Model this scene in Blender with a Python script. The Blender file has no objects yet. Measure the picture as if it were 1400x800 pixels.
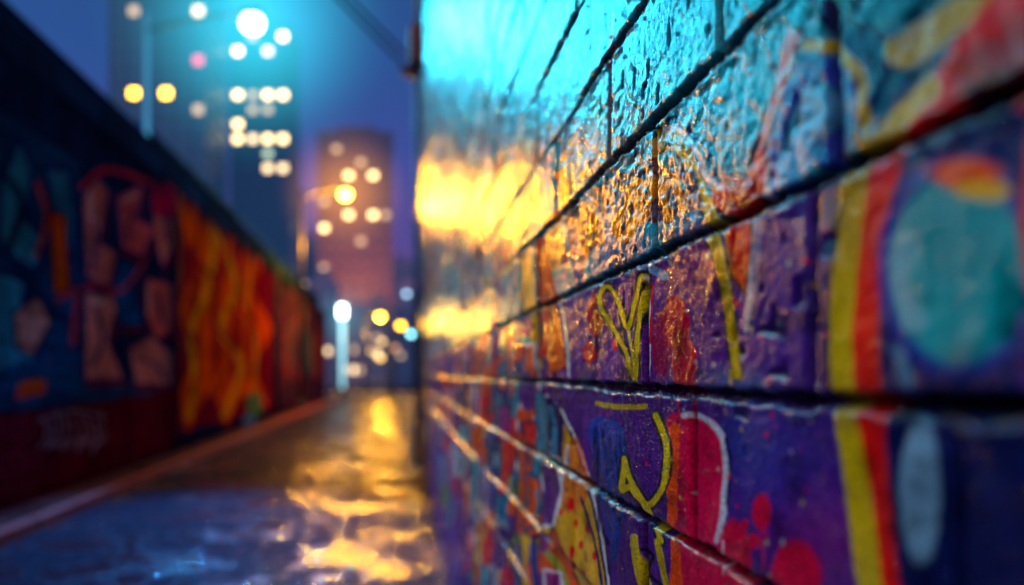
import bpy, bmesh, math, random
import numpy as np
from mathutils import Vector
random.seed(7); rng=np.random.default_rng(7)
sc=bpy.context.scene
sc.view_settings.view_transform='Standard'; sc.view_settings.look='None'; sc.view_settings.exposure=0
EYE=1.7          # camera height
WX=0.384         # x of right wall face
LX=-4.5          # x of left wall face
F=1011.0

# ---------------------------------------------------------------- helpers
def vn(x,y,seed=0):
    r=np.random.default_rng(seed).random((256,256))
    xi=np.floor(x).astype(np.int64); yi=np.floor(y).astype(np.int64)
    fx=x-xi; fy=y-yi; fx=fx*fx*(3-2*fx); fy=fy*fy*(3-2*fy)
    a=r[xi%256,yi%256]; b=r[(xi+1)%256,yi%256]; c=r[xi%256,(yi+1)%256]; d=r[(xi+1)%256,(yi+1)%256]
    return (a*(1-fx)+b*fx)*(1-fy)+(c*(1-fx)+d*fx)*fy
def fbm(x,y,seed=0,o=3):
    t=0;a=.5;n=0
    for i in range(o):
        t=t+a*vn(x*2**i+17*i,y*2**i+31*i,seed+i); n+=a; a*=.5
    return t/n*2-1
def sstep(a,b,x):
    t=np.clip((x-a)/(b-a),0,1); return t*t*(3-2*t)
def grid_mesh(name,P,nr,nc,C=None,A=None):
    me=bpy.data.meshes.new(name)
    me.vertices.add(nr*nc); me.vertices.foreach_set('co',P.astype(np.float32).ravel())
    i=np.arange(nr*nc).reshape(nr,nc)
    q=np.stack([i[:-1,:-1],i[:-1,1:],i[1:,1:],i[1:,:-1]],-1).reshape(-1,4)
    n=len(q)
    me.loops.add(n*4); me.loops.foreach_set('vertex_index',q.astype(np.int32).ravel())
    me.polygons.add(n); me.polygons.foreach_set('loop_start',(np.arange(n)*4).astype(np.int32))
    me.update(calc_edges=True)
    me.polygons.foreach_set('use_smooth',np.ones(n,dtype=bool))
    if C is not None:
        at=me.color_attributes.new(name='paint',type='FLOAT_COLOR',domain='POINT')
        cc=np.ones((nr*nc,4),np.float32); cc[:,:3]=C.reshape(-1,3); at.data.foreach_set('color',cc.ravel())
    if A is not None:
        at=me.attributes.new(name='wetness',type='FLOAT',domain='POINT'); at.data.foreach_set('value',A.astype(np.float32).ravel())
    me.update()
    ob=bpy.data.objects.new(name,me); sc.collection.objects.link(ob); return ob
def mesh_obj(name,bm,mats,parent=None,smooth=False):
    me=bpy.data.meshes.new(name); bm.to_mesh(me); bm.free()
    for m in (mats if isinstance(mats,list) else [mats]): me.materials.append(m)
    if smooth:
        for p in me.polygons: p.use_smooth=True
    ob=bpy.data.objects.new(name,me); sc.collection.objects.link(ob)
    if parent: ob.parent=parent
    return ob
def empty(name):
    e=bpy.data.objects.new(name,None); sc.collection.objects.link(e); return e
def add_box(bm,x0,x1,y0,y1,z0,z1,mi=0,bev=0):
    r=bmesh.ops.create_cube(bm,size=1)
    vs=r['verts']
    for v in vs:
        v.co=Vector(((x0+x1)/2+v.co.x*(x1-x0),(y0+y1)/2+v.co.y*(y1-y0),(z0+z1)/2+v.co.z*(z1-z0)))
    fs=set(f for v in vs for f in v.link_faces)
    for f in fs: f.material_index=mi
    if bev>0:
        es=list(set(e for v in vs for e in v.link_edges))
        bmesh.ops.bevel(bm,geom=es,offset=bev,segments=2,affect='EDGES',profile=.5)
def add_tube(bm,p0,p1,r0,r1=None,mi=0,seg=12):
    r1=r0 if r1 is None else r1
    p0=Vector(p0);p1=Vector(p1);d=(p1-p0); z=d.normalized()
    a=z.orthogonal().normalized(); b=z.cross(a)
    A=[];B=[]
    for i in range(seg):
        t=2*math.pi*i/seg; o=a*math.cos(t)+b*math.sin(t)
        A.append(bm.verts.new(p0+o*r0)); B.append(bm.verts.new(p1+o*r1))
    for i in range(seg):
        f=bm.faces.new([A[i],A[(i+1)%seg],B[(i+1)%seg],B[i]]); f.material_index=mi; f.smooth=True
    bm.faces.new(A[::-1]).material_index=mi; bm.faces.new(B).material_index=mi
# ---------------------------------------------------------------- materials
def mat(name,col,rough=.5,metal=0,em=None,es=0,noise=0,nscale=4,bump=0,bscale=30,ior=None,spec=None):
    m=bpy.data.materials.new(name); m.use_nodes=True; nt=m.node_tree; b=nt.nodes['Principled BSDF']
    b.inputs['Base Color'].default_value=(*col,1); b.inputs['Roughness'].default_value=rough; b.inputs['Metallic'].default_value=metal
    if ior: b.inputs['IOR'].default_value=ior
    if spec is not None: b.inputs['Specular IOR Level'].default_value=spec
    if em: b.inputs['Emission Color'].default_value=(*em,1); b.inputs['Emission Strength'].default_value=es
    tc=nt.nodes.new('ShaderNodeTexCoord')
    if noise:
        n=nt.nodes.new('ShaderNodeTexNoise'); n.inputs['Scale'].default_value=nscale; n.inputs['Detail'].default_value=6
        nt.links.new(tc.outputs['Object'],n.inputs['Vector'])
        mx=nt.nodes.new('ShaderNodeMix'); mx.data_type='RGBA'
        mx.inputs[6].default_value=(*[c*(1-noise) for c in col],1); mx.inputs[7].default_value=(*[min(1,c*(1+noise)) for c in col],1)
        nt.links.new(n.outputs['Fac'],mx.inputs[0]); nt.links.new(mx.outputs[2],b.inputs['Base Color'])
    if bump:
        n=nt.nodes.new('ShaderNodeTexNoise'); n.inputs['Scale'].default_value=bscale; n.inputs['Detail'].default_value=4
        nt.links.new(tc.outputs['Object'],n.inputs['Vector'])
        bp=nt.nodes.new('ShaderNodeBump'); bp.inputs['Strength'].default_value=bump; bp.inputs['Distance'].default_value=.01
        nt.links.new(n.outputs['Fac'],bp.inputs['Height']); nt.links.new(bp.outputs['Normal'],b.inputs['Normal'])
    return m
def emis(name,col,s,sample=True):
    m=mat(name,(.05,.05,.05),.4,em=col,es=s)
    if not sample: m.cycles.emission_sampling='NONE'
    return m
def wet_paint(name,r0,r1,b1,b2,wet=True):
    m=bpy.data.materials.new(name); m.use_nodes=True; nt=m.node_tree; L=nt.links; b=nt.nodes['Principled BSDF']
    at=nt.nodes.new('ShaderNodeAttribute'); at.attribute_name='paint'
    tc=nt.nodes.new('ShaderNodeTexCoord')
    n1=nt.nodes.new('ShaderNodeTexNoise'); n1.inputs['Scale'].default_value=9; n1.inputs['Detail'].default_value=5
    n2=nt.nodes.new('ShaderNodeTexNoise'); n2.inputs['Scale'].default_value=190; n2.inputs['Detail'].default_value=5; n2.inputs['Roughness'].default_value=.65
    vo=nt.nodes.new('ShaderNodeTexVoronoi'); vo.inputs['Scale'].default_value=170
    for n in (n1,n2,vo): L.new(tc.outputs['Object'],n.inputs['Vector'])
    hs=nt.nodes.new('ShaderNodeMapRange'); hs.inputs[1].default_value=.3; hs.inputs[2].default_value=.7; hs.inputs[3].default_value=.55; hs.inputs[4].default_value=1.2
    L.new(n1.outputs['Fac'],hs.inputs[0])
    hs2=nt.nodes.new('ShaderNodeMapRange'); hs2.inputs[1].default_value=.35; hs2.inputs[2].default_value=.65; hs2.inputs[3].default_value=.58; hs2.inputs[4].default_value=1.2
    L.new(n2.outputs['Fac'],hs2.inputs[0])
    mm=nt.nodes.new('ShaderNodeMath'); mm.operation='MULTIPLY'; L.new(hs.outputs[0],mm.inputs[0]); L.new(hs2.outputs[0],mm.inputs[1])
    vm=nt.nodes.new('ShaderNodeVectorMath'); vm.operation='SCALE'
    L.new(at.outputs['Color'],vm.inputs[0]); L.new(mm.outputs[0],vm.inputs['Scale']); L.new(vm.outputs[0],b.inputs['Base Color'])
    rr=nt.nodes.new('ShaderNodeMapRange'); rr.inputs[1].default_value=.35; rr.inputs[2].default_value=.65; rr.inputs[3].default_value=r0; rr.inputs[4].default_value=r1
    L.new(n1.outputs['Fac'],rr.inputs[0])
    bp=nt.nodes.new('ShaderNodeBump'); bp.inputs['Strength'].default_value=b1; bp.inputs['Distance'].default_value=.003
    L.new(n2.outputs['Fac'],bp.inputs['Height'])
    if not wet:
        L.new(rr.outputs[0],b.inputs['Roughness'])
        L.new(bp.outputs['Normal'],b.inputs['Normal']); b.inputs['Specular IOR Level'].default_value=.0
        return m
    # beads of water: rounded cap in a random part of the voronoi cells
    mr=nt.nodes.new('ShaderNodeMapRange'); mr.inputs[1].default_value=.0; mr.inputs[2].default_value=.40; mr.inputs[3].default_value=1; mr.inputs[4].default_value=0
    mr.interpolation_type='SMOOTHSTEP'; L.new(vo.outputs['Distance'],mr.inputs[0])
    sp=nt.nodes.new('ShaderNodeSeparateColor'); L.new(vo.outputs['Color'],sp.inputs[0])
    gt=nt.nodes.new('ShaderNodeMath'); gt.operation='GREATER_THAN'; gt.inputs[1].default_value=.60; L.new(sp.outputs[0],gt.inputs[0])
    bd=nt.nodes.new('ShaderNodeMath'); bd.operation='MULTIPLY'; L.new(mr.outputs[0],bd.inputs[0]); L.new(gt.outputs[0],bd.inputs[1])
    bp2=nt.nodes.new('ShaderNodeBump'); bp2.inputs['Strength'].default_value=b2; bp2.inputs['Distance'].default_value=.0028
    L.new(bd.outputs[0],bp2.inputs['Height']); L.new(bp.outputs['Normal'],bp2.inputs['Normal'])
    L.new(bp2.outputs['Normal'],b.inputs['Normal'])
    # beads are glassy smooth
    rx=nt.nodes.new('ShaderNodeMath'); rx.operation='MULTIPLY_ADD'; rx.inputs[1].default_value=-.22; L.new(bd.outputs[0],rx.inputs[0]); L.new(rr.outputs[0],rx.inputs[2])
    rc_=nt.nodes.new('ShaderNodeMath'); rc_.operation='MAXIMUM'; rc_.inputs[1].default_value=.07; L.new(rx.outputs[0],rc_.inputs[0]); L.new(rc_.outputs[0],b.inputs['Roughness'])
    wa=nt.nodes.new('ShaderNodeAttribute'); wa.attribute_name='wetness'
    bs=nt.nodes.new('ShaderNodeMath'); bs.operation='MULTIPLY'; bs.inputs[1].default_value=1.7; L.new(bd.outputs[0],bs.inputs[0])
    mx=nt.nodes.new('ShaderNodeMath'); mx.operation='MAXIMUM'; L.new(wa.outputs['Fac'],mx.inputs[0]); L.new(bs.outputs[0],mx.inputs[1])
    ir=nt.nodes.new('ShaderNodeMapRange'); ir.clamp=False; ir.inputs[3].default_value=1.05; ir.inputs[4].default_value=1.22; L.new(mx.outputs[0],ir.inputs[0]); L.new(ir.outputs[0],b.inputs['IOR'])
    return m

# ---------------------------------------------------------------- painting engine
def spline(pts,closed=False,n=8):
    p=[np.array(q,float) for q in pts]
    if len(p)<3: return np.array(p)
    out=[]; N=len(p)
    rngi=range(N) if closed else range(N-1)
    for i in rngi:
        p0=p[(i-1)%N] if closed or i>0 else p[0]; p1=p[i]; p2=p[(i+1)%N]; p3=p[(i+2)%N] if closed or i+2<N else p[-1]
        for k in range(n):
            t=k/n
            out.append(.5*((2*p1)+(-p0+p2)*t+(2*p0-5*p1+4*p2-p3)*t*t+(-p0+3*p1-3*p2+p3)*t**3))
    if not closed: out.append(p[-1])
    return np.array(out)
class Canvas:
    def __init__(s,u,v,C): s.u=u; s.v=v; s.C=C
    def box(s,P,m):
        return np.nonzero((s.u>P[:,0].min()-m)&(s.u<P[:,0].max()+m)&(s.v>P[:,1].min()-m)&(s.v<P[:,1].max()+m))[0]
    def blend(s,i,m,col):
        m=m[:,None]; s.C[i]=s.C[i]*(1-m)+np.array(col)*m
    def line(s,P,w,col,soft=1.0,a=1,w1=None):
        i=s.box(P,w+soft+2)
        if not len(i): return
        u=s.u[i];v=s.v[i]; best=np.full(len(i),1e9); n=len(P)-1
        for k in range(n):
            ax,ay=P[k]; bx,by=P[k+1]; dx=bx-ax;dy=by-ay; L=dx*dx+dy*dy+1e-9
            t=np.clip(((u-ax)*dx+(v-ay)*dy)/L,0,1)
            ww=w if w1 is None else w+(w1-w)*(k+t)/n
            d=np.hypot(u-ax-t*dx,v-ay-t*dy)-ww/2
            best=np.minimum(best,d)
        s.blend(i,a*(1-sstep(-soft/2,soft/2,best)),col)
    def stroke(s,pts,w,col,soft=1.2,a=1,closed=False,w1=None,smooth=True):
        P=spline(pts,closed) if smooth else np.array(pts,float)
        if closed: P=np.vstack([P,P[:1]])
        s.line(P,w,col,soft,a,w1)
    def poly(s,pts,col,a=1,smooth=False,out=None,ow=4,soft=0):
        P=spline(pts,True) if smooth else np.array(pts,float)
        i=s.box(P,1)
        if len(i):
            u=s.u[i];v=s.v[i]; ins=np.zeros(len(i),bool); n=len(P)
            for k in range(n):
                ax,ay=P[k];bx,by=P[(k+1)%n]
                if ay==by: continue
                c=((ay>v)!=(by>v))&(u<(bx-ax)*(v-ay)/(by-ay)+ax); ins^=c
            s.blend(i,ins*float(a),col)
        if out is not None: s.line(np.vstack([P,P[:1]]),ow,out)
    def ell(s,cx,cy,rx,ry,col,soft=.08,a=1):
        P=np.array([[cx-rx,cy-ry],[cx+rx,cy+ry]]); i=s.box(P,rx*soft+2)
        if not len(i): return
        r=np.hypot((s.u[i]-cx)/rx,(s.v[i]-cy)/ry); s.blend(i,a*(1-sstep(1-soft,1+soft,r)),col)

TEAL=(.006,.24,.34); CY=(.010,.44,.54); LB=(.18,.48,.68); NAVY=(.004,.012,.11); BLUE=(.008,.06,.36)
PUR=(.12,.020,.27); PUR2=(.075,.014,.22); RED=(.80,.006,.006); MAG=(.66,.002,.05); ORG=(.92,.11,.002); YEL=(.88,.52,.005); OLI=(.56,.44,.003)
WHT=(.80,.85,.87); GRN=(.02,.32,.05); BLK=(.006,.006,.010); OCH=(.70,.25,.005)

# ---------------------------------------------------------------- RIGHT WALL (block wall)
Z0=-.023; BH=.2; BL=.457
offs={0:1.141,1:1.109,2:1.338,3:1.12,-1:1.42,-2:1.16}
def roff(k):
    out=np.where(k%2==0,1.141,1.370)
    for kk,o in offs.items(): out=np.where(k==kk,o,out)
    return out
def relief(Y,Z):
    Zw=Z+.004*fbm(Y*2.5,Z*2,3,2)+.0015*fbm(Y*18,Z*4,6,2)
    Yw=Y+.004*fbm(Y*2,Z*6,5,2)
    q=(Zw-Z0)/BH; k=np.floor(q).astype(int)
    fr=(q-np.floor(q))*BH; dz=np.minimum(fr,BH-fr)
    s=(Yw-roff(k))/BL; j=np.floor(s).astype(int); fs=(s-np.floor(s))*BL; dy=np.minimum(fs,BL-fs)
    wob=.0045*fbm(Y*34,Z*34,9,4)
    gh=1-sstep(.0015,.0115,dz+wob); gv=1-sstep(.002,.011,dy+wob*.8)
    r=np.random.default_rng(4).random((64,128)); bo=(r[k%64,j%128]-.5)*.009
    h=bo
    tilt=(np.random.default_rng(5).random((64,128))[k%64,j%128]-.5)*.03; h=h+tilt*(fr-.1)
    tilt2=(np.random.default_rng(8).random((64,128))[k%64,j%128]-.5)*.028; h=h+tilt2*(fs-BL/2)*(k>=1)
    up=np.where(k>=1,1.0,.50)
    h=h+up*(.0018*fbm(Y*10,Z*13,21,4)+.0030*np.abs(fbm(Y*26,Z*36,33,4))+.0013*fbm(Y*110,Z*110,37,2))
    h=h+.003*np.exp(-((BH-fr-.015)/.006)**2)*sstep(.35,.75,vn(Y*30,Z*3,13))
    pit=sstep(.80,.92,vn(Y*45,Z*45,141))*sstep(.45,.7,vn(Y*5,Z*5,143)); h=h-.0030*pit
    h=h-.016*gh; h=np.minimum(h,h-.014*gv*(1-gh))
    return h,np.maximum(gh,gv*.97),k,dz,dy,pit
def steps(a,b,fn):
    o=[a]
    while o[-1]<b: o.append(o[-1]+fn(o[-1]))
    o[-1]=b; return np.array(o)
ys=steps(-4,13,lambda y: .03 if y<.15 else min(.028,max(.002,.65*y*y/388)))
zs=steps(-EYE,7.5,lambda z: min(.03,max(.0019,.0075*abs(z))))
Yg,Zg=np.meshgrid(ys,zs); nr,nc=Yg.shape
Yf=Yg.ravel();Zf=Zg.ravel()
h,groove,krow,DZ,DY,pit=relief(Yf,Zf)
Ys=np.maximum(Yf,.12)
u=545+F*WX/Ys; v=510-F*Zf/Ys
wsc=np.clip(1/Ys,0,2.5)
u=u+1.6*wsc*fbm(Yf*30,Zf*30,71,2); v=v+1.6*wsc*fbm(Yf*30,Zf*30,77,2)
slope=Zf/WX
C=np.zeros((nr*nc,3))
C[:]=PUR
n1=fbm(Yf*5,Zf*7,90,3)
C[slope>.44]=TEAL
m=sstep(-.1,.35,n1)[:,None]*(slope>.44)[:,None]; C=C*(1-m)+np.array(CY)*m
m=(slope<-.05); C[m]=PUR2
cv=Canvas(u,v,C)
for a_,b_,rx,ry,c in ((1060,340,70,80,(.03,.02,.34)),(960,350,50,50,(.22,.01,.18)),(1070,640,70,90,(.02,.02,.32)),(1120,740,60,60,(.16,.01,.20)),(850,345,30,40,(.03,.04,.3)),(1010,520,60,20,(.02,.10,.3)),(1130,450,40,90,(.02,.015,.16)),(1020,600,40,40,(.01,.04,.30))):
    cv.ell(a_,b_,rx,ry,c,.9,.8)
# right-hand dark blue field
cv.poly([(1180,560),(1210,300),(1230,60),(1300,-200),(3000,-900),(3000,2200),(1200,1200),(1190,800)],NAVY)
cv.poly([(1000,-400),(1190,-40),(1210,60),(1300,10),(1420,-30),(1900,-200),(1500,-700)],TEAL)
cv.poly([(1100,-20),(1200,40),(1290,70),(1300,150),(1190,210),(1165,200),(1170,130),(1140,60)],NAVY,smooth=True)
cv.stroke([(1230,70),(1290,30),(1390,-30),(1500,-120)],44,OLI,8)
cv.stroke([(1250,175),(1310,110),(1360,40),(1410,-40)],70,RED,10)
cv.poly([(1300,60),(1420,0),(1440,150),(1370,140),(1330,130)],RED,smooth=True)
cv.stroke([(1290,140),(1380,110),(1500,90)],36,(.16,.005,.02),12)
# big oval
cv.ell(1330,372,175,235,(.006,.014,.13))
cv.stroke([(1290,130),(1225,190),(1192,300),(1180,440),(1185,560),(1195,700),(1215,900)],44,RED,5)
cv.stroke([(1262,120),(1190,200),(1163,300),(1150,430),(1152,540),(1172,680),(1195,900)],34,OLI,5)
cv.stroke([(1250,110),(1172,200),(1143,300),(1130,430),(1134,540)],9,(.03,.01,.09),4)
cv.ell(1312,365,112,152,(.006,.04,.36)); cv.ell(1310,366,92,132,(.002,.42,.45))
cv.ell(1320,238,48,22,ORG,.3); cv.ell(1345,260,40,14,YEL,.3)
cv.stroke([(1245,330),(1232,380),(1250,440)],26,(.25,.60,.66),16,.8)
cv.ell(1440,300,40,170,ORG,.2); cv.ell(1450,520,50,90,PUR,.2)
cv.ell(1256,672,27,98,(.20,.48,.68),.12); cv.stroke([(1228,480),(1240,520)],18,LB,10,.5)
# upper letters
cv.stroke([(1045,252),(1058,190),(1075,130),(1110,95),(1145,105),(1150,160),(1130,215)],34,(.008,.04,.42),4)
cv.poly([(1060,245),(1075,170),(1100,120),(1135,130),(1130,190),(1100,240)],(.05,.30,.56),smooth=True)
cv.stroke([(1100,62),(1140,66),(1168,100),(1176,150),(1180,205)],17,OLI,5)
cv.poly([(1078,30),(1102,45),(1072,130),(1045,200),(1052,250),(1035,275),(1030,330),(1022,400),(1004,380),(992,300),(962,275),(985,240),(1018,240),(1040,170),(1060,110)],RED,out=(.08,.002,.008),ow=6)
cv.stroke([(1050,250),(1040,300),(1034,360),(1025,450)],13,(.35,.50,.62),3)
cv.stroke([(1060,262),(1050,330),(1038,400),(1022,470)],5,NAVY,2)
cv.stroke([(890,170),(925,165),(965,205),(975,240),(1000,252)],9,NAVY,2)
VY=[(900,196),(912,182),(930,196),(948,240),(966,290),(985,350),(998,420),(1008,512)]
cv.stroke(VY,29,(.02,.02,.02),2.5,w1=17)
cv.stroke(VY,20,OLI,2.5,w1=10)
cv.stroke([(908,176),(930,178),(955,215),(962,240),(985,258)],6,WHT,2)
cv.stroke([(894,196),(893,240),(905,280)],6,OCH,2)
cv.stroke([(940,212),(964,262),(984,320),(1000,395)],3.5,(.75,.68,.12),1.5)
# ochre & gold strokes row 1, painted in as the street lamp's reflection
cv.poly([(742,300),(790,268),(892,215),(892,300),(790,350),(742,378)],(.12,.02,.04),.92)
cv.poly([(892,225),(950,235),(960,285),(892,305)],(.10,.02,.08),.9)
cv.poly([(765,190),(835,120),(880,150),(880,215),(765,270)],(.14,.06,.04),.7)
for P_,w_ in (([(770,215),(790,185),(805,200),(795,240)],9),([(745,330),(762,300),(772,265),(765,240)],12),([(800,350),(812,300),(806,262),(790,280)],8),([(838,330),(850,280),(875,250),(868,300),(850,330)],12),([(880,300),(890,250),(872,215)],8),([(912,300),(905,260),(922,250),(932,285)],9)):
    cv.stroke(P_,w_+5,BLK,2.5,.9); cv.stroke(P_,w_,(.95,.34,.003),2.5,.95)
# row 0
cv.poly([(733,330),(742,322),(752,370),(764,430),(775,500),(752,512),(740,440)],ORG,out=(.25,.01,.01),ow=3)
cv.poly([(712,350),(728,330),(738,440),(742,505),(726,508),(716,430)],YEL,.9,out=NAVY,ow=2)
cv.stroke([(714,340),(718,420),(724,508)],4,GRN,2)
cv.stroke([(764,405),(774,450),(778,520)],3,WHT,1.2)
cv.poly([(780,345),(796,340),(800,395),(788,402)],(.02,.12,.34),out=NAVY,ow=2)
cv.poly([(806,420),(820,400),(830,425),(824,455),(812,458)],(.50,.01,.04),smooth=True)
cv.ell(808,482,9,16,MAG); cv.ell(845,470,5,9,MAG)
cv.ell(905,470,14,46,(.40,.006,.10),.2); cv.ell(925,442,19,38,MAG,.12); cv.ell(937,498,18,36,MAG,.12)
cv.poly([(1040,290),(1108,262),(1110,520),(1050,520),(1030,430)],(.04,.012,.26),.6,smooth=True)
LEAF=[(868,515),(852,465),(828,428),(824,402),(836,392),(850,415),(862,448),(872,412),(880,380),(886,384),(876,450),(872,515)]
cv.stroke(LEAF,12,(.015,.015,.02),1.6)
cv.stroke(LEAF,5.5,(.70,.58,.005),1.6)
cv.stroke([(862,448),(868,485),(870,518)],4,(.72,.64,.02),1.4)
cv.stroke([(846,428),(858,462),(866,492)],2.6,(.02,.02,.05),1)
cv.stroke([(883,378),(890,430),(888,512)],3,WHT,1.2); cv.stroke([(893,390),(890,470)],3,RED,1.2)
# below M
cv.poly([(668,560),(760,550),(770,600),(745,705),(700,735),(660,690)],(.006,.24,.42),.95)
cv.poly([(712,560),(748,540),(750,606),(733,594)],RED,out=WHT,ow=2)
cv.stroke([(705,548),(735,540),(762,560)],7,NAVY,2); cv.stroke([(757,556),(770,640),(742,700),(712,760)],5,NAVY,2)
cv.poly([(766,560),(786,600),(808,665),(824,730),(836,810),(838,900),(690,900),(698,800),(738,720),(764,650)],(.85,.48,.01),out=NAVY,ow=9)
cv.stroke([(766,560),(786,600),(808,665),(824,730),(836,810)],3.5,WHT,1.2)
cv.poly([(745,740),(760,720),(775,760),(800,830),(740,900),(690,900),(705,790)],ORG,out=(.2,.01,.01),ow=3)
cv.poly([(790,600),(806,660),(800,690),(776,700),(768,660),(776,610)],(.75,.12,.02),.7,smooth=True)
for x,y,a,b in ((782,690,4,9),(790,715,3,6),(770,700,3,5),(806,722,4,8),(797,745,3,6),(785,755,4,9),(815,760,3,7),(800,785,4,8)): cv.ell(x,y,a,b,RED)
cv.stroke([(775,610),(770,660),(758,700)],4,WHT,1.3); cv.stroke([(796,680),(815,740),(826,800)],4,NAVY,1.5)
cv.stroke([(668,700),(700,728),(726,770),(750,840)],8,(.25,.5,.6),2)
cv.stroke([(738,745),(765,780),(790,860)],10,(.45,.45,.05),2)
cv.poly([(806,575),(850,580),(862,640),(856,700),(842,770),(826,700),(812,640)],(.008,.05,.38),smooth=True)
for k in range(7):
    x=812+k*7.5; cv.stroke([(x,600+8*math.sin(k*2)),(x+5,650),(x+9,712+14*math.cos(k*3))],4.5,(.004,.015,.10),1.6,.85)
cv.poly([(915,575),(968,572),(985,600),(985,680),(975,760),(985,820),(930,830),(922,700)],(.68,.003,.07),smooth=True)
cv.poly([(908,590),(932,575),(930,650),(926,740),(930,820),(912,800),(915,690)],(.92,.08,.003))
cv.stroke([(938,568),(958,570),(982,592),(990,630),(987,690),(978,740)],8,(.55,.65,.75),2)
cv.stroke([(990,600),(996,640),(992,690)],5,NAVY,2)
cv.stroke([(816,552),(850,556),(884,556)],7,OLI,2)
Z1=[(900,568),(914,610),(910,660),(886,690),(862,650),(856,628)]; Z2=[(856,628),(853,668),(866,668),(888,700),(900,740)]
for P_ in (Z1,Z2): cv.stroke(P_,15,(.012,.012,.03),2)
for P_ in (Z1,Z2): cv.stroke(P_,8,(.66,.54,.005),2)
cv.stroke([(870,735),(878,790),(905,850)],11,(.70,.56,.01),2,1); cv.stroke([(895,740),(905,790),(925,850)],8,OLI,2)
cv.stroke([(880,752),(890,760),(884,782),(900,800)],5,BLK,2)
for x,y,a,b in ((1040,700,14,26),(1028,741,10,11),(1016,716,5,8),(1086,790,34,50),(1000,770,24,60),(1120,850,20,40)): cv.ell(x,y,a,b,MAG,.1)
rr=random.Random(3)
for i in range(170):
    x=rr.uniform(740,1130); y=rr.uniform(430,800) if rr.random()<.7 else rr.uniform(300,430); r=rr.uniform(.7,2.6)*(x-545)/400
    cv.ell(x,y,r,r*rr.uniform(1.1,1.9),rr.choice([MAG,MAG,(.5,.5,.55),OLI,NAVY,NAVY,(.3,.02,.25)]),.2,.85)
for x,y,l,w_,c in ((1000,505,46,3,OLI),(932,530,30,3.5,MAG),(946,528,52,3,MAG),(1040,722,60,4,MAG),(1092,836,60,5,MAG),(872,516,24,2.4,OLI),(1160,540,60,7,OLI),(752,510,36,2.5,ORG),(985,740,44,3,(.5,.6,.7))):
    cv.stroke([(x,y),(x+.6,y+l*.5),(x,y+l)],w_,c,1.2,.9,w1=w_*.6)
cols=[TEAL,RED,MAG,BLUE,GRN,ORG,YEL,PUR,NAVY,CY,(.3,.02,.25),(.02,.12,.3),TEAL,BLUE,ORG,RED]
for i in range(190):
    x=rr.uniform(577,712) if i<130 else rr.uniform(640,745)
    d=x-545
    s0=rr.uniform(-.48,2.6); ln=rr.uniform(.15,.9); w=rr.uniform(.03,.14)*d
    y0=510+s0*d; y1=510+(s0+ln)*d
    c=rr.choice(cols); k=rr.random()
    if k<.6: cv.poly([(x,y0),(x+w,y0+.05*d*rr.uniform(-1,1)),(x+w*1.3,(y0+y1)/2),(x+w*.8,y1),(x-w*.3,y1),(x+w*.2,(y0+y1)/2)],c,.95,smooth=rr.random()<.4,out=rr.choice([BLK,WHT,NAVY,NAVY]),ow=w*.15+.6)
    elif k<.85: cv.stroke([(x,y0),(x+w*rr.uniform(-1,1),(y0+y1)/2),(x+w*rr.uniform(-1,1.4),y1)],w*.45,c,1)
    else: cv.ell(x,y0,w*.5,w*1.2,c)
for i in range(46):
    x=rr.uniform(585,880); d=x-545; s0=-rr.uniform(.6,3.2); ln=rr.uniform(.15,.5); w=rr.uniform(.012,.05)*d
    y0=510+s0*d
    cv.stroke([(x,y0),(x+rr.uniform(-.12,.16)*d,y0+ln*.5*d),(x+rr.uniform(-.05,.2)*d,y0+ln*d)],w,rr.choice([BLUE,(.01,.10,.2),CY,(.01,.16,.25),NAVY,LB]),1.5,.75)
cv.stroke([(838,20),(835,60),(836,110),(842,165)],5,(.35,.02,.03),2)
cv.stroke([(1000,-30),(1045,60),(1060,110)],4,(.3,.03,.03),2)
C=cv.C
cw=Canvas(Yf,Zf,C)
for i in range(26):
    y=rr.uniform(-3.9,-.1); z=rr.uniform(-1.3,3); c=rr.choice(cols)
    cw.stroke([(y,z),(y+rr.uniform(-.3,.3),z+.3),(y+rr.uniform(-.4,.4),z+.6)],rr.uniform(.05,.2),c,.02)
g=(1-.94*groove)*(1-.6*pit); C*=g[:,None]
gr=sstep(.15,.6,fbm(Yf*14,Zf*20,207,4))[:,None]; C=C*(1-.55*gr)
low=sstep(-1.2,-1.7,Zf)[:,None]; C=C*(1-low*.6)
# wetness: rain soaks upper courses, runs along the block edges, patchy lower down
WET=np.where(krow>=1,.35+.55*sstep(.55,1.0,Yf),.12)
WET=np.maximum(WET,sstep(2.0,3.5,Yf)*.85)
WET=np.maximum(WET,1-sstep(.012,.030,DZ))
WET=np.maximum(WET,sstep(.58,.75,vn(Yf*22,Zf*5,521))*.7)
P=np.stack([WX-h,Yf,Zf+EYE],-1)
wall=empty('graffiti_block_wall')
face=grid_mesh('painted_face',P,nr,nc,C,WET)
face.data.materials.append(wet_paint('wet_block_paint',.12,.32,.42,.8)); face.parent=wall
conc=mat('wall_concrete',(.16,.16,.18),.7,noise=.3,bump=.4)
dark_metal=mat('dark_metal',(.04,.045,.05),.4,.8,noise=.2)
bm=bmesh.new(); add_box(bm,WX+.03,7,-4,12.99,0,9.18); mesh_obj('wall_core',bm,conc,wall)
bm=bmesh.new(); add_box(bm,WX-.05,7.1,-4.05,13.05,9.2,9.32,bev=.01); mesh_obj('coping',bm,conc,wall)
bm=bmesh.new(); add_tube(bm,(WX-.075,12.75,0.1),(WX-.075,12.75,9.1),.055,mi=0,seg=16)
for z in (1,3,5,7): add_tube(bm,(WX-.075,12.75,z),(WX-.075,12.75,z+.08),.07); add_box(bm,WX-.03,WX+.04,12.7,12.8,z+.01,z+.07)
mesh_obj('drain_pipe',bm,mat('pipe_paint',(.06,.22,.42),.3,.2,noise=.2),wall)
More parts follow.
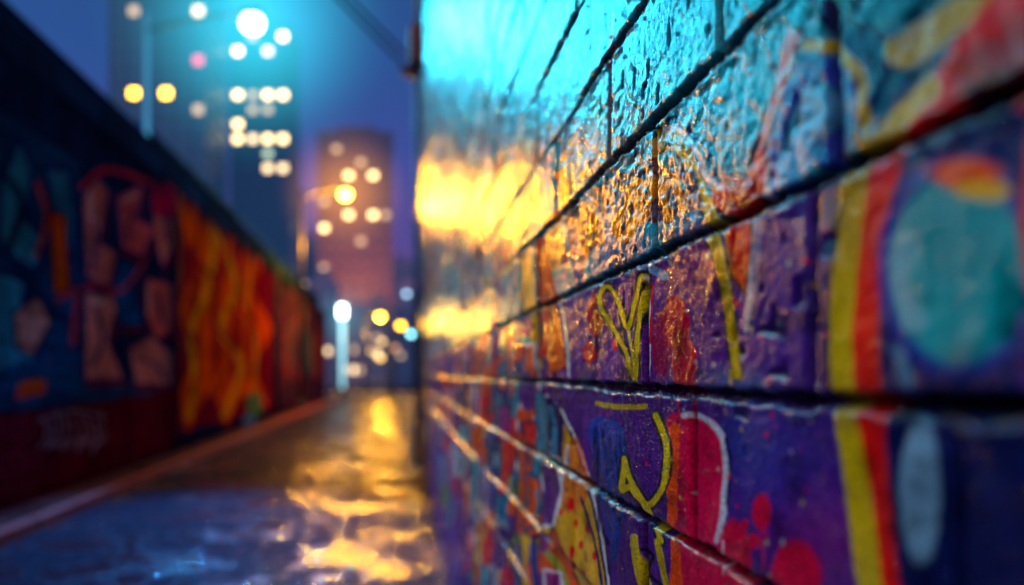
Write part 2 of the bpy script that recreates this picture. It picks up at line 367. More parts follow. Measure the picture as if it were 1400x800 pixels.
bm=bmesh.new(); add_box(bm,WX-.20,WX+.01,11.5,11.95,EYE+4.85,EYE+5.45,bev=.015); add_box(bm,WX-.22,WX-.195,11.53,11.92,EYE+4.89,EYE+5.41,bev=.008)
add_tube(bm,(WX-.08,11.78,EYE+5.45),(WX-.08,11.78,EYE+6.3),.02)
mesh_obj('junction_box',bm,mat('rusty_box',(.22,.05,.04),.5,.2,noise=.5,nscale=12),wall)
# overhead cable with insulator
cu=bpy.data.curves.new('overhead_cable','CURVE'); cu.dimensions='3D'; cu.bevel_depth=.024
for dz_,x0 in ((0,0),(.22,.03)):
    s=cu.splines.new('POLY'); N=24; s.points.add(N-1)
    for i in range(N):
        t=i/(N-1); a=Vector((WX-.12,12.2,EYE+4.9+dz_)); b=Vector((-5.3,6,EYE+8.6+dz_)); p=a.lerp(b,t); p.z-=.9*t*(1-t)*(1+x0*8)
        s.points[i].co=(*p,1)
cab=bpy.data.objects.new('overhead_cable',cu); sc.collection.objects.link(cab); cu.materials.append(mat('cable_rubber',(.01,.01,.012),.5))
bm=bmesh.new()
for i in range(4): add_tube(bm,(WX-.14-.05*i,12.16-.05*i,EYE+4.9+.01*i),(WX-.165-.05*i,12.13-.05*i,EYE+4.9+.01*i),.08,.06)
o=mesh_obj('insulator',bm,dark_metal,cab)

# real water drops clinging to block edges
tmp=bmesh.new(); bmesh.ops.create_icosphere(tmp,subdivisions=2,radius=1); tv=np.array([q.co[:] for q in tmp.verts]); tf=np.array([[q.index for q in f.verts] for f in tmp.faces]); tmp.free()
nd=10000
yy=.38+rng.random(nd)**1.3*2.0; kk=rng.integers(-3,4,nd)
zz=Z0+BH*kk-.006-np.abs(rng.normal(0,.007,nd))
half=(rng.random(nd)<.45)&(yy>.72); zz[half]=rng.uniform(-.45,.75,half.sum())
hh=relief(yy,zz)[0]; rad=.0006+.0030*rng.random(nd)**2.5; rad*=(1+.3*(yy>1.2))
V=(tv[None]*rad[:,None,None]*np.array([.6,1,1.15])+np.stack([WX-hh,yy,zz+EYE],-1)[:,None]).reshape(-1,3)
T=(tf[None]+(np.arange(nd)*len(tv))[:,None,None]).reshape(-1,3)
me=bpy.data.meshes.new('water_droplets'); me.from_pydata(V.tolist(),[],T.tolist()); me.polygons.foreach_set('use_smooth',np.ones(len(T),bool)); me.update()
wd=bpy.data.objects.new('water_droplets',me); sc.collection.objects.link(wd)
wm=mat('water',(.9,.95,1),.12); wm.node_tree.nodes['Principled BSDF'].inputs['Transmission Weight'].default_value=1; wm.node_tree.nodes['Principled BSDF'].inputs['IOR'].default_value=1.4
me.materials.append(wm)

# ---------------------------------------------------------------- LEFT WALL
ly=steps(4,46,lambda y:.04); lz=steps(-EYE,3.72,lambda z:.03)
Yg,Zg=np.meshgrid(ly,lz); nr,nc=Yg.shape; Yf=Yg.ravel(); Zf=Zg.ravel()
u=545+F*LX/Yf; v=510-F*Zf/Yf
sl=Zf/4.5
C=np.zeros((nr*nc,3)); C[:]=(.010,.02,.07)
cv=Canvas(u,v,C)
def lin(x,s): return 510+(545-x)*s
DB=(.006,.02,.11)
cv.poly([(-700,lin(-700,-.66)),(110,lin(110,-.66)),(110,lin(110,.12)),(-700,lin(-700,.12))],(.008,.05,.13))
cv.poly([(0,250),(26,190),(44,230),(36,300),(62,330),(50,372),(14,350),(0,330)],(.03,.24,.32),out=NAVY,ow=7)
cv.poly([(60,230),(96,232),(104,300),(98,352),(72,340),(76,290)],(.025,.17,.26),out=NAVY,ow=6)
cv.poly([(-10,370),(36,384),(30,440),(56,470),(40,520),(-10,524)],(.03,.22,.30),out=NAVY,ow=7)
cv.poly([(68,290),(90,295),(96,400),(74,400)],(.90,.08,.01),out=BLK,ow=4); cv.poly([(20,430),(52,404),(70,440),(46,486),(24,476)],(.75,.24,.18),out=BLK,ow=4)
cv.poly([(30,500),(70,490),(60,540),(20,545)],(.9,.08,.01))
cv.stroke([(0,230),(30,280),(14,350),(60,410),(110,460)],11,(.008,.02,.07),3)
cv.stroke([(52,250),(64,300),(50,350)],6,(.7,.04,.02),2); cv.stroke([(80,410),(104,400),(100,470)],8,(.5,.03,.03),2)
cv.stroke([(0,520),(60,505),(140,540),(250,520)],28,(.006,.07,.17),4)
# salmon wildstyle letters on dark
def letters(L_):
    for pts,c in L_:
        cv.poly([(x+2,y+6) for x,y in pts],(.25,.006,.02),out=(.25,.006,.02),ow=4)
        cv.poly(pts,c,out=DB,ow=5)
letters((([(112,270),(135,240),(150,262),(138,330),(162,345),(150,392),(118,380)],(.80,.16,.12)),
 ([(116,398),(165,405),(148,466),(172,520),(116,522)],(.85,.22,.15)),
 ([(160,268),(196,250),(190,300),(214,310),(196,352),(166,338)],(.75,.10,.10)),
 ([(206,252),(237,270),(238,335),(222,372),(210,320)],(.85,.20,.13)),
 ([(200,378),(238,388),(237,450),(214,470),(198,430)],(.80,.13,.09)),
 ([(176,476),(205,458),(237,482),(237,528),(184,526)],(.82,.24,.17)),
 ([(164,356),(190,366),(188,410),(196,446),(166,446),(156,404)],(.006,.10,.30))))
for P_,w_ in (([(126,285),(132,330),(126,370)],5),([(205,275),(180,300),(176,330)],5),([(130,420),(140,460),(128,500)],6),([(214,400),(222,440)],6),([(190,490),(215,500),(226,520)],5),([(222,285),(228,330)],5),([(170,370),(182,400),(172,430)],5)):
    cv.stroke(P_,w_,DB,1.5)
cv.stroke([(122,262),(126,300)],3,(.95,.6,.5),1.5); cv.stroke([(124,412),(150,414)],3,(.95,.6,.5),1.5); cv.stroke([(168,276),(186,266)],3,(.95,.55,.45),1.5); cv.stroke([(204,392),(204,430)],3,(.95,.5,.4),1.5)
cv.stroke([(112,256),(150,232),(234,262)],6,(.8,.01,.03),2); cv.stroke([(112,396),(135,390),(165,398),(196,360)],4,(.8,.02,.02),2)
cv.poly([(-700,lin(-700,.12)),(240,lin(240,.08)),(240,lin(240,.33)),(-700,lin(-700,.4))],(.17,.006,.02))
for k in range(9):
    x=58+k*10; cv.stroke([(x,570+9*math.sin(k*2.1)),(x+5+3*math.cos(k),592),(x-3,612+8*math.sin(k*3)),(x+9,600)],2.2,(.42,.28,.32),1)
cv.stroke([(55,575),(100,562),(145,570)],2.4,(.4,.28,.32),1)
# orange letters: flame-like, over crimson
cv.poly([(244,300),(300,300),(372,350),(372,560),(244,590)],(.26,.005,.03))
cv.poly([(206,232),(232,228),(252,262),(235,300),(208,290)],(.85,.004,.08),out=DB,ow=3)
cv.poly([(290,258),(318,285),(335,276),(362,330),(350,352),(320,330),(305,320)],(.80,.004,.12),smooth=True)
FL=[(246,300),(240,262),(262,232),(276,262),(298,258),(306,292),(334,300),(340,330),(366,345),(352,400),(374,450),(352,500),(366,556),(332,545),(310,582),(286,540),(258,592),(246,540),(262,480),(244,430),(258,370)]
cv.poly(FL,(.98,.11,.002),smooth=True,out=(.25,.004,.02),ow=4)
for x_ in (266,296,322,346):
    cv.poly([(x_,330),(x_+8,380),(x_+2,430),(x_+10,470),(x_-2,520),(x_-8,460),(x_-2,410),(x_-8,360)],(.45,.01,.02),.8,smooth=True)
cv.stroke([(262,250),(292,310),(282,400),(262,450),(266,520),(258,570)],9,(.98,.42,.008),3)
cv.stroke([(300,320),(322,390),(302,450),(330,500),(306,570)],8,(.98,.46,.008),3)
cv.stroke([(345,350),(338,420),(350,470),(345,540)],5,(.98,.40,.02),2)
for P_ in ([(252,330),(272,380),(254,430),(272,490),(262,540)],[(284,280),(310,350),(290,430),(318,480),(298,540)],[(330,320),(328,400),(345,450),(336,520)],[(276,300),(268,350),(292,380)],[(312,420),(330,440),(322,480)]):
    cv.stroke(P_,4,(.28,.004,.02),1.6)
cv.poly([(338,540),(356,535),(358,565),(340,572)],(.1,.35,.1)); cv.ell(341,576,9,9,(.1,.35,.7))  # blue disc imitates a small blurred light at the wall foot
cv.poly([(372,345),(460,430),(460,545),(372,560)],(.07,.025,.07))
for k in range(22):
    x=376+k*3.6; a=lin(x,-.6+.25*random.random()); b=lin(x,-.1+.3*random.random()); cv.stroke([(x,a),(x+random.uniform(-3,3),(a+b)/2),(x+1,b)],2.5,random.choice([(.35,.05,.04),(.04,.06,.22),(.4,.12,.04),(.25,.02,.10),(.02,.15,.2)]),1)
for k in range(22):
    x=rr.uniform(-520,-20); cv.stroke([(x,lin(x,-rr.uniform(.1,.6))),(x+rr.uniform(-40,60),lin(x,-rr.uniform(-.1,.4))),(x+rr.uniform(-60,60),lin(x,.1))],rr.uniform(12,40),rr.choice(cols),3)
C=cv.C
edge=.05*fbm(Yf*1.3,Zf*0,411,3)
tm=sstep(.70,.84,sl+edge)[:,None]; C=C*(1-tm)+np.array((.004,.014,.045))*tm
# blotchy tone, darker towards the foot
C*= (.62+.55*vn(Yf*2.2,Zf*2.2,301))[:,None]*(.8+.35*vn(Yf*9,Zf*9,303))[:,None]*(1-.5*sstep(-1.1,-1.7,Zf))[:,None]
hh=.012*fbm(Yf*1.5,Zf*1.5,305,3); 
fz=(Zf+EYE)%.4; hh=hh-.008*(1-sstep(.01,.04,np.minimum(fz,.4-fz)))
lw=empty('graffiti_building')
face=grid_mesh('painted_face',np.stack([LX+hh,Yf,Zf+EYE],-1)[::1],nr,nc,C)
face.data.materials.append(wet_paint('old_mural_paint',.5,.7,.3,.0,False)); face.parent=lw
dk=mat('dark_render',(.008,.028,.08),.8,noise=.4,bump=.5,spec=0)
bm=bmesh.new(); add_box(bm,-12,LX-.04,4,46,0,EYE+3.6); add_box(bm,-12,LX-.45,4.1,45.9,EYE+3.6,EYE+4.6)
mesh_obj('building_core',bm,dk,lw)
bm=bmesh.new(); add_box(bm,LX-.6,LX-.004,3.95,46.05,EYE+3.72,EYE+3.76,bev=.01); add_box(bm,-12.1,LX-.43,4,46,EYE+4.6,EYE+4.68,bev=.015)
mesh_obj('cornices',bm,mat('cornice',(.006,.018,.05),.9,noise=.3,spec=0),lw)
bm=bmesh.new()
add_tube(bm,(LX+.05,14.9,.1),(LX+.05,14.9,EYE+3.7),.03); add_tube(bm,(LX+.06,27,.1),(LX+.06,27,EYE+3.7),.05)
for y in (14.9,27):
    for z in (.6,2.2,3.8): add_box(bm,LX-.02,LX+.11,y-.055,y+.055,z,z+.05)
mesh_obj('drain_pipes',bm,mat('dark_pipe_paint',(.05,.015,.03),.7,noise=.5,ior=1.2),lw)
bm=bmesh.new()
for i in range(12):
    y=6+3.2*i
    add_box(bm,LX-.47,LX-.42,y,y+1.5,EYE+3.95,EYE+4.45,mi=0)
    add_box(bm,LX-.43,LX-.40,y+.72,y+.78,EYE+3.95,EYE+4.45,mi=1)
mesh_obj('upper_windows',bm,[mat('dirty_glass',(.008,.02,.05),.8,spec=0),mat('window_frame',(.01,.02,.05),.8,spec=0)],lw)
bm=bmesh.new()
y0,y1=21.5,34
for i in range(60):
    a=y0+(y1-y0)*i/60; b=a+(y1-y0)/60*.97
    zz0=EYE+4.75+ (.05 if i%2 else 0)
    vs=[bm.verts.new(p) for p in ((LX-.4,a,zz0),(LX-.4,b,zz0),(-7.5,b,zz0+2.6),(-7.5,a,zz0+2.6))]; bm.faces.new(vs)
add_box(bm,-7.7,-7.4,y0,y1,EYE+4.7,EYE+7.3)
mesh_obj('sheet_roof',bm,mat('blue_sheet',(.01,.06,.26),.6,.0,noise=.3,spec=0),lw)

# ---------------------------------------------------------------- GROUND
def wet_ground(name,base,pud,small):
    m=bpy.data.materials.new(name); m.use_nodes=True; nt=m.node_tree; L=nt.links; b=nt.nodes['Principled BSDF']
    tc=nt.nodes.new('ShaderNodeTexCoord')
    def nz(s,d,r=.5):
        n=nt.nodes.new('ShaderNodeTexNoise'); n.inputs['Scale'].default_value=s; n.inputs['Detail'].default_value=d; n.inputs['Roughness'].default_value=r; L.new(tc.outputs['Object'],n.inputs['Vector']); return n
    n1=nz(1.0,5,.6); ns=nz(7,3,.6); n2=nz(17,2,.5); n3=nz(3,2); n4=nz(60,4)
    def rng_(src,a,b_,c=0,d=1):
        r=nt.nodes.new('ShaderNodeMapRange'); r.inputs[1].default_value=a; r.inputs[2].default_value=b_; r.inputs[3].default_value=c; r.inputs[4].default_value=d; L.new(src,r.inputs[0]); return r.outputs[0]
    big=rng_(n1.outputs['Fac'],pud,pud+.04); sm=rng_(ns.outputs['Fac'],small,small+.04)
    mxm=nt.nodes.new('ShaderNodeMath'); mxm.operation='MAXIMUM'; L.new(big,mxm.inputs[0]); L.new(sm,mxm.inputs[1]); wet=mxm.outputs[0]
    L.new(rng_(wet,0,1,.5,.035),b.inputs['Roughness'])
    L.new(rng_(wet,0,1,1.03,1.46),b.inputs['IOR'])
    mx=nt.nodes.new('ShaderNodeMix'); mx.data_type='RGBA'; mx.inputs[6].default_value=(*[c*.3 for c in base],1); mx.inputs[7].default_value=(*[c*1.4 for c in base],1)
    L.new(n4.outputs['Fac'],mx.inputs[0]); L.new(mx.outputs[2],b.inputs['Base Color'])
    bp=nt.nodes.new('ShaderNodeBump'); bp.inputs['Distance'].default_value=.03; bp.inputs['Strength'].default_value=.62; L.new(n2.outputs['Fac'],bp.inputs['Height'])
    bp2=nt.nodes.new('ShaderNodeBump'); bp2.inputs['Distance'].default_value=.05; bp2.inputs['Strength'].default_value=.25; L.new(n3.outputs['Fac'],bp2.inputs['Height']); L.new(bp.outputs['Normal'],bp2.inputs['Normal'])
    bp3=nt.nodes.new('ShaderNodeBump'); bp3.inputs['Distance'].default_value=.01; L.new(rng_(wet,0,1,.6,0),bp3.inputs['Strength']); L.new(n4.outputs['Fac'],bp3.inputs['Height']); L.new(bp2.outputs['Normal'],bp3.inputs['Normal'])
    L.new(bp3.outputs['Normal'],b.inputs['Normal'])
    return m
asph=wet_ground('wet_asphalt',(.016,.018,.030),.52,.57)
def sheet(name,x0,x1,y0,y1,z,m):
    bm=bmesh.new(); bm.faces.new([bm.verts.new(p) for p in ((x0,y0,z),(x1,y0,z),(x1,y1,z),(x0,y1,z))]); return mesh_obj(name,bm,m)
sheet('ground',-2500,2500,-500,4000,0,mat('far_ground',(.03,.03,.035),.5,noise=.3,bump=.3,bscale=5))
sheet('alley_road',-4.0,WX+.05,-6,49,.004,asph)
sheet('cross_road',-70,70,49.3,62,.004,asph)
sheet('avenue_road',-9,3,62.3,400,.004,asph)
bm=bmesh.new()
for i in range(14):
    x=-8+i*.9; bm.faces.new([bm.verts.new(p) for p in ((x,59,.008),(x+.45,59,.008),(x+.45,61.6,.008),(x,61.6,.008))])
mesh_obj('crosswalk_marking',bm,mat('road_paint',(.7,.7,.68),.4,noise=.2))
bm=bmesh.new(); add_box(bm,LX-.02,-4.02,4,48,0,.115,mi=0)
for i in range(44): add_box(bm,-4.02,-3.88,4+i,4.985+i,0,.13,mi=1,bev=.012)
mesh_obj('pavement_kerb',bm,[wet_ground('wet_pavement',(.09,.03,.03),.55,.62),mat('kerb_stone',(.38,.04,.02),.4,noise=.3,bump=.3)])
bm=bmesh.new(); add_tube(bm,(-1.4,13,.004),(-1.4,13,.016),.36,seg=36)
for i in range(-3,4): add_box(bm,-1.4-.26,-1.4+.26,13+i*.085-.015,13+i*.085+.015,.016,.022)
mesh_obj('manhole_cover',bm,dark_metal)

# ---------------------------------------------------------------- LAMPS
def lamp_post(px,py,hx,hz,r,col,strength,base_r=.11,headw=.5,polecol=None,arm=True):
    e=empty('street_lamp'); pm=polecol or dark_metal
    bm=bmesh.new()
    add_tube(bm,(px,py,0),(px,py,.5),base_r*1.5,base_r*1.3); add_tube(bm,(px,py,.5),(px,py,hz+.1),base_r,base_r*.55)
    mesh_obj('post',bm,pm,e); bm=bmesh.new()
    N=8; prev=Vector((px,py,hz-.3))
    for i in range(1,N+1):
        t=i/N; p=Vector((px+(hx-px)*t,py,hz-.3+.42*math.sin(t*math.pi/2))); add_tube(bm,prev,p,.045); prev=p
    mesh_obj('arm',bm,dark_metal,e)
    bm=bmesh.new(); add_box(bm,hx-headw/2,hx+headw/2,py-.2,py+.2,hz+.02,hz+.16,bev=.03); mesh_obj('lamp_housing',bm,dark_metal,e)
    bm=bmesh.new(); bmesh.ops.create_uvsphere(bm,u_segments=20,v_segments=12,radius=r)
    for q in bm.verts: q.co=Vector((q.co.x+hx,q.co.y+py,q.co.z*.8+hz-r*.5))
    mesh_obj('lamp_bowl',bm,emis('lamp_glow',col,strength),e,True)
    return e
def light(kind,name,loc,energy,col,size,parent=None,target=None,angle=None,blend=.6):
    l=bpy.data.lights.new(name,kind); l.energy=energy; l.color=col
    if kind!='SUN': l.shadow_soft_size=size
    o=bpy.data.objects.new(name,l); o.location=loc; sc.collection.objects.link(o)
    if target is not None: o.rotation_euler=(Vector(target)-Vector(loc)).to_track_quat('-Z','Y').to_euler()
    if angle: l.spot_size=math.radians(angle); l.spot_blend=blend
    if parent: o.parent=parent
    return o
def pos(px,py,Y): return ((px-545)*Y/F, Y, EYE+(510-py)*Y/F)
def halo(parent,c,R,col,dens,power=2.5):  # self-glowing ball imitates lamp light scattering in wet air
    bm=bmesh.new(); bmesh.ops.create_icosphere(bm,subdivisions=3,radius=R)
    m=bpy.data.materials.new('halo_glow'); m.use_nodes=True; nt=m.node_tree; nt.nodes.clear(); L=nt.links
    out=nt.nodes.new('ShaderNodeOutputMaterial'); em=nt.nodes.new('ShaderNodeEmission'); em.inputs['Color'].default_value=(*col,1)
    tc=nt.nodes.new('ShaderNodeTexCoord'); ln=nt.nodes.new('ShaderNodeVectorMath'); ln.operation='LENGTH'; L.new(tc.outputs['Object'],ln.inputs[0])
    mr=nt.nodes.new('ShaderNodeMapRange'); mr.inputs[1].default_value=0; mr.inputs[2].default_value=R; mr.inputs[3].default_value=1; mr.inputs[4].default_value=0; L.new(ln.outputs['Value'],mr.inputs[0])
    pw=nt.nodes.new('ShaderNodeMath'); pw.operation='POWER'; pw.inputs[1].default_value=power; L.new(mr.outputs[0],pw.inputs[0])
    ml=nt.nodes.new('ShaderNodeMath'); ml.operation='MULTIPLY'; ml.inputs[1].default_value=dens; L.new(pw.outputs[0],ml.inputs[0]); L.new(ml.outputs[0],em.inputs['Strength'])
    L.new(em.outputs[0],out.inputs['Volume'])
    m.cycles.emission_sampling='NONE'
    o=mesh_obj('halo_glow',bm,m,parent); o.location=c
cx,cy_,cz=pos(345,25,18)
px=(200-545)*18/F
bluepole=mat('pale_pole',(.15,.5,.7),.35,.3,noise=.1)
cl=lamp_post(px,18,cx,cz,.26,(.35,.95,1),32,base_r=.10,polecol=bluepole)
light('SPOT','cyan_beam',(cx,17.7,cz-.35),6500,(.03,.68,1),.20,cl,target=(WX,2.8,3.3),angle=38,blend=.9)
light('SPOT','cyan_road_beam',(cx,17.6,cz-.4),30000,(.04,.30,1),.14,cl,target=(-1.9,7.3,0),angle=27,blend=.8)
light('POINT','cyan_spill',(cx,18,cz-.6),120,(.10,.75,1),.2,cl)
halo(cl,(cx,18,cz),4.0,(.03,.60,.78),.55,2.3)
yx,yy_,yz=pos(472,262,32)
yl=lamp_post(-4.2,32,yx,yz,.24,(1,.55,.06),26,headw=.6)
light('POINT','sodium_light',(yx,32,yz-.6),7800,(1,.36,.015),.16,yl)
halo(yl,(yx,32,yz),3.2,(1,.34,.03),.36,2.0)
for (a,b,Y,r,col,s) in ((520,430,58,.30,(1,.52,.02),16),(548,443,66,.30,(1,.50,.02),14),(508,478,110,.35,(1,.55,.12),4),(522,465,95,.35,(1,.62,.2),4),(540,474,120,.45,(.9,.4,.15),3),(520,487,130,.5,(1,.6,.12),5),(556,400,75,.24,(.4,.75,1),5),(562,455,46,.16,(.3,.9,1),9)):
    X,_,Zc=pos(a,b,Y); lamp_post(X-1.2,Y,X,Zc,r,col,s,base_r=.07)
light('POINT','far_glow',(pos(520,430,58)[0],58,pos(520,430,58)[2]-.6),5500,(1,.42,.03),.2)
bpy.data.objects['far_glow'].parent=bpy.data.objects['street_lamp.002']
# LED light column
e=empty('light_column'); X,_,Zt=pos(468,420,52)
bm=bmesh.new(); add_tube(bm,(X,52,0),(X,52,.6),.3,.24,seg=20); add_tube(bm,(X,52,Zt+.1),(X,52,Zt+.28),.3,.1,seg=20)
for i in range(4):
    t=math.pi/2*i; add_tube(bm,(X+.22*math.cos(t),52+.22*math.sin(t),.6),(X+.22*math.cos(t),52+.22*math.sin(t),Zt+.1),.02)
mesh_obj('column_frame',bm,dark_metal,e)
bm=bmesh.new(); add_tube(bm,(X,52,.61),(X,52,Zt-.7),.08,.16,seg=20); mesh_obj('glowing_tube',bm,emis('tube_glow',(.35,.82,.95),2.6),e)
bm=bmesh.new(); add_tube(bm,(X,52,Zt-.69),(X,52,Zt+.09),.24,seg=20); mesh_obj('lamp_head',bm,emis('head_glow',(.75,.97,1),14),e)
halo(e,(X,52,Zt-.8),3.2,(.10,.55,.70),.14,2.0)

# ---------------------------------------------------------------- TOWERS
def tower(name,cx,Y,w,d,ztop,z0s,sh,bays,litset,wall,winsz=(.9,1.2)):
    e=empty(name); x0=cx-w/2
    bm=bmesh.new(); add_box(bm,x0,x0+w,Y,Y+d,0,ztop); mesh_obj('walls',bm,wall,e)
    bw=w/bays; nrow=int((ztop-z0s)/sh)
    bm=bmesh.new()
    for b in range(bays+1): add_box(bm,x0+b*bw-.15,x0+b*bw+.15,Y-.22,Y+.02,0,ztop-.02)
    add_box(bm,x0-.3,x0+w+.3,Y-.3,Y+d+.3,ztop+.005,ztop+1.0)
    for r in range(nrow+1): 
        for b in range(bays): add_box(bm,x0+b*bw+.152,x0+(b+1)*bw-.152,Y-.12,Y+.02,z0s+r*sh-.25,z0s+r*sh)
    mesh_obj('piers_and_bands',bm,wall,e)
    bm=bmesh.new(); mats=[mat('tower_glass',(.03,.07,.13),.35)]; keys={}  # glass colour lifted towards blue to imitate distance haze
    for r in range(nrow):
        for b in range(bays):
            c=x0+(b+.5)*bw; zc=z0s+(r+.5)*sh; ww,hh_=bw*.6,sh*.5; mi=0
            if (r,b) in litset:
                k=litset[(r,b)]
                if k not in keys: keys[k]=len(mats); mats.append(emis('lit_window',k[0],k[1],False))
                mi=keys[k]; ww=min(ww,winsz[0]); hh_=min(hh_,winsz[1])
            add_box(bm,c-ww/2,c+ww/2,Y-.05,Y+.02,zc-hh_/2,zc+hh_/2,mi=mi)
    nb=int(d/bw)
    for r in range(nrow):
        for b in range(nb):
            zc=z0s+(r+.5)*sh; c=Y+(b+.5)*bw
            add_box(bm,x0-.04,x0+.02,c-bw*.3,c+bw*.3,zc-sh*.25,zc+sh*.25); add_box(bm,x0+w-.02,x0+w+.04,c-bw*.3,c+bw*.3,zc-sh*.25,zc+sh*.25)
    mesh_obj('windows',bm,mats,e)
    bm=bmesh.new(); add_box(bm,cx-w*.28,cx+w*.28,Y+d*.2,Y+d*.8,ztop+.02,ztop+3.2,bev=.1); add_tube(bm,(cx+w*.1,Y+d*.5,ztop+3.2),(cx+w*.1,Y+d*.5,ztop+6.5),.08,.04)
    mesh_obj('roof_plant',bm,wall,e); return e
WARM=((1,.66,.26),6.5); WW=((1,.70,.34),3.6); DIM=((.9,.58,.30),1.5); GLD=((1,.52,.02),13); PNK=((1,.05,.14),2.2); GN=((.55,.75,.5),1.8)
blue_conc=mat('night_concrete',(.015,.06,.12),.6,noise=.2)
Y=150; sh=20*Y/F; bw=20.5*Y/F
x_left=(315-545)*Y/F; zb=EYE-.5*sh
def rc(a,b_): return (int(round((510-b_)/20)),int(round((a-325)/20.5)))
lit={}
for a,b_,k in ((325,70,WARM),(362,70,WW),(386,50,WARM),(345,50,DIM),(325,130,WARM),(345,130,DIM),(363,130,WARM),(386,130,WARM),(345,150,DIM),(363,150,DIM),(325,170,WARM),(325,190,WARM),(345,190,WW),(363,190,WARM),(386,190,WARM),(363,230,WW),(386,230,WW),(363,210,GN)): lit[rc(a,b_)]=k
tower('office_tower',x_left+2*bw,Y,4*bw,14,EYE+23.6*sh,zb,sh,4,lit,blue_conc,winsz=(1.5,1.3))
Y=130; sh=22.5*Y/F; bw=22*Y/F; xl=(150-545)*Y/F
lit={}
for a,b_,k in ((182,126,GLD),(227,128,GLD),(265,15,WW),(182,15,DIM),(265,72,PNK),(262,155,DIM)):
    lit[(int(round((510-b_)/22.5)),int((a-150)/22))]=k
tower('apartment_tower',xl+3*bw,Y,6*bw,16,EYE+25.4*sh,EYE-.5*sh,sh,6,lit,mat('teal_night_concrete',(.008,.035,.07),.6,noise=.2),winsz=(1.5,1.4))
Y=170; sh=18*Y/F; bw=16.7*Y/F; xl=(435-545)*Y/F
lit={}
for a,b_,k in ((483,233,WARM),(513,245,WARM),(447,305,WARM),(470,303,WW),(485,303,WARM),(505,303,WARM),(525,303,WARM),(447,280,DIM),(465,208,DIM),(487,338,DIM),(520,285,DIM),(500,214,DIM),(450,375,DIM)):
    lit[(int(round((510-b_)/18)),min(5,int((a-435)/16.7)))]=k
tB=tower('brick_tower',xl+3*bw,Y,6*bw,16,EYE+18*sh,EYE-.5*sh,sh,6,lit,mat('tower_brick',(.34,.15,.13),.7,noise=.25,nscale=.8),winsz=(1.5,1.2))
light('SPOT','facade_fill',(xl+8,138,24),30000,(1,.30,.10),2,tB,target=(xl+8,170,18),angle=95,blend=1)  # added light with no lamp behind it, warms the brick tower's front
rr=random.Random(11)
for i,(a,b_,w,Y,col) in enumerate(((405,330,34,210,(.12,.10,.22)),(432,392,30,120,(.16,.10,.18)),(530,360,40,240,(.20,.11,.22)),(500,425,46,140,(.3,.15,.13)),(480,440,26,112,(.22,.10,.10)),(548,402,40,150,(.18,.12,.25)),(590,340,60,190,(.12,.1,.2)),(300,300,60,190,(.06,.09,.16)))):
    sh=3.1; W=w*Y/F; bays=max(3,int(W/2.4)); zt=EYE+(510-b_)*Y/F; lit={}
    for k in range(rr.randint(3,6)): lit[(rr.randint(0,max(1,int(zt/sh)-2)),rr.randint(0,bays-1))]=rr.choice([DIM,DIM,WW])
    tower('apartment_block',(a-545)*Y/F+W/2-1,Y,W,12,zt,.6,sh,bays,lit,mat('block_render',col,.7,noise=.25,nscale=.7),winsz=(.9,.9))
# self-glowing box imitates city light scattered in haze over the streets
bm=bmesh.new(); add_box(bm,-160,120,64,108,.3,95)
m=bpy.data.materials.new('haze_glow'); m.use_nodes=True; nt=m.node_tree; nt.nodes.clear()
out=nt.nodes.new('ShaderNodeOutputMaterial'); em=nt.nodes.new('ShaderNodeEmission'); em.inputs['Color'].default_value=(.09,.34,.92,1); em.inputs['Strength'].default_value=.0018
nt.links.new(em.outputs[0],out.inputs['Volume']); m.cycles.emission_sampling='NONE'
mesh_obj('haze_glow_box',bm,m)

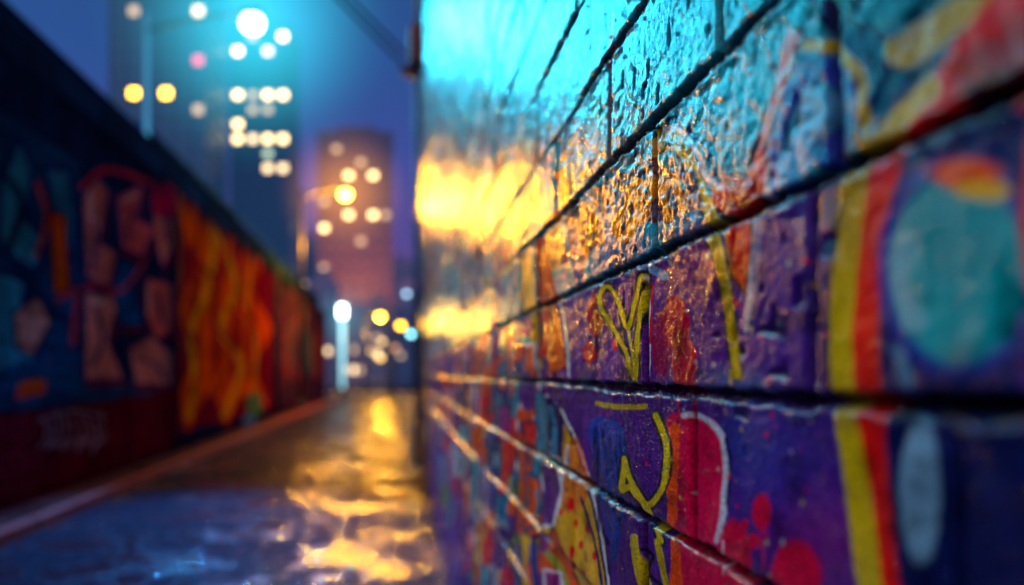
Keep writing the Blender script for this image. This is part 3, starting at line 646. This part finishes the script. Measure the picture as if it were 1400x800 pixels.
# ---------------------------------------------------------------- SKY + added fill sun
w=bpy.data.worlds.new('World'); sc.world=w; w.use_nodes=True; nt=w.node_tree; L=nt.links; bg=nt.nodes['Background']
tc=nt.nodes.new('ShaderNodeTexCoord'); sx=nt.nodes.new('ShaderNodeSeparateXYZ'); L.new(tc.outputs['Generated'],sx.inputs[0])
cr=nt.nodes.new('ShaderNodeValToRGB'); E=cr.color_ramp.elements
E[0].position=0; E[0].color=(.16,.045,.14,1); E[1].position=1; E[1].color=(.46,.40,.58,1)  # overhead sky brightened as added fill for both walls
for p,c in ((.12,(.12,.042,.23,1)),(.25,(.050,.050,.29,1)),(.38,(.020,.060,.25,1)),(.55,(.010,.05,.17,1)),(.78,(.32,.28,.44,1))):
    x=E.new(p); x.color=c
nz=nt.nodes.new('ShaderNodeTexNoise'); nz.inputs['Scale'].default_value=2.2; nz.inputs['Detail'].default_value=5; L.new(tc.outputs['Generated'],nz.inputs['Vector'])
ma=nt.nodes.new('ShaderNodeMath'); ma.operation='MULTIPLY_ADD'; ma.inputs[1].default_value=.14; L.new(nz.outputs['Fac'],ma.inputs[0]); 
sb=nt.nodes.new('ShaderNodeMath'); sb.operation='SUBTRACT'; sb.inputs[1].default_value=.07; L.new(sx.outputs['Z'],sb.inputs[0]); L.new(sb.outputs[0],ma.inputs[2])
L.new(ma.outputs[0],cr.inputs[0])
sky=nt.nodes.new('ShaderNodeTexSky'); sky.sky_type='NISHITA'; sky.sun_disc=False; sky.sun_elevation=math.radians(1); sky.sun_rotation=math.radians(236)
bg.inputs['Strength'].default_value=.85; L.new(cr.outputs[0],bg.inputs['Color'])
bg2=nt.nodes.new('ShaderNodeBackground'); bg2.inputs['Strength'].default_value=.004; L.new(sky.outputs[0],bg2.inputs['Color'])
ad=nt.nodes.new('ShaderNodeAddShader'); L.new(bg.outputs[0],ad.inputs[0]); L.new(bg2.outputs[0],ad.inputs[1]); L.new(ad.outputs[0],nt.nodes['World Output'].inputs['Surface'])
s=light('SUN','fill_sun',(0,0,20),1.15,(1,.82,.88),0); s.data.angle=math.radians(8)  # added from behind the camera as frontal fill on the right wall
s.rotation_euler=Vector((.75,.5,-.45)).to_track_quat('-Z','Y').to_euler()

# ---------------------------------------------------------------- camera
cd=bpy.data.cameras.new('camera'); cam=bpy.data.objects.new('camera',cd); sc.collection.objects.link(cam); sc.camera=cam
cam.location=(0,0,EYE); cam.rotation_euler=(math.radians(90),0,0)
cd.lens=26; cd.sensor_width=36; cd.shift_x=155/1400; cd.shift_y=110/1400; cd.clip_start=.02; cd.clip_end=5000
cd.dof.use_dof=True; cd.dof.focus_distance=1.15; cd.dof.aperture_fstop=1.2
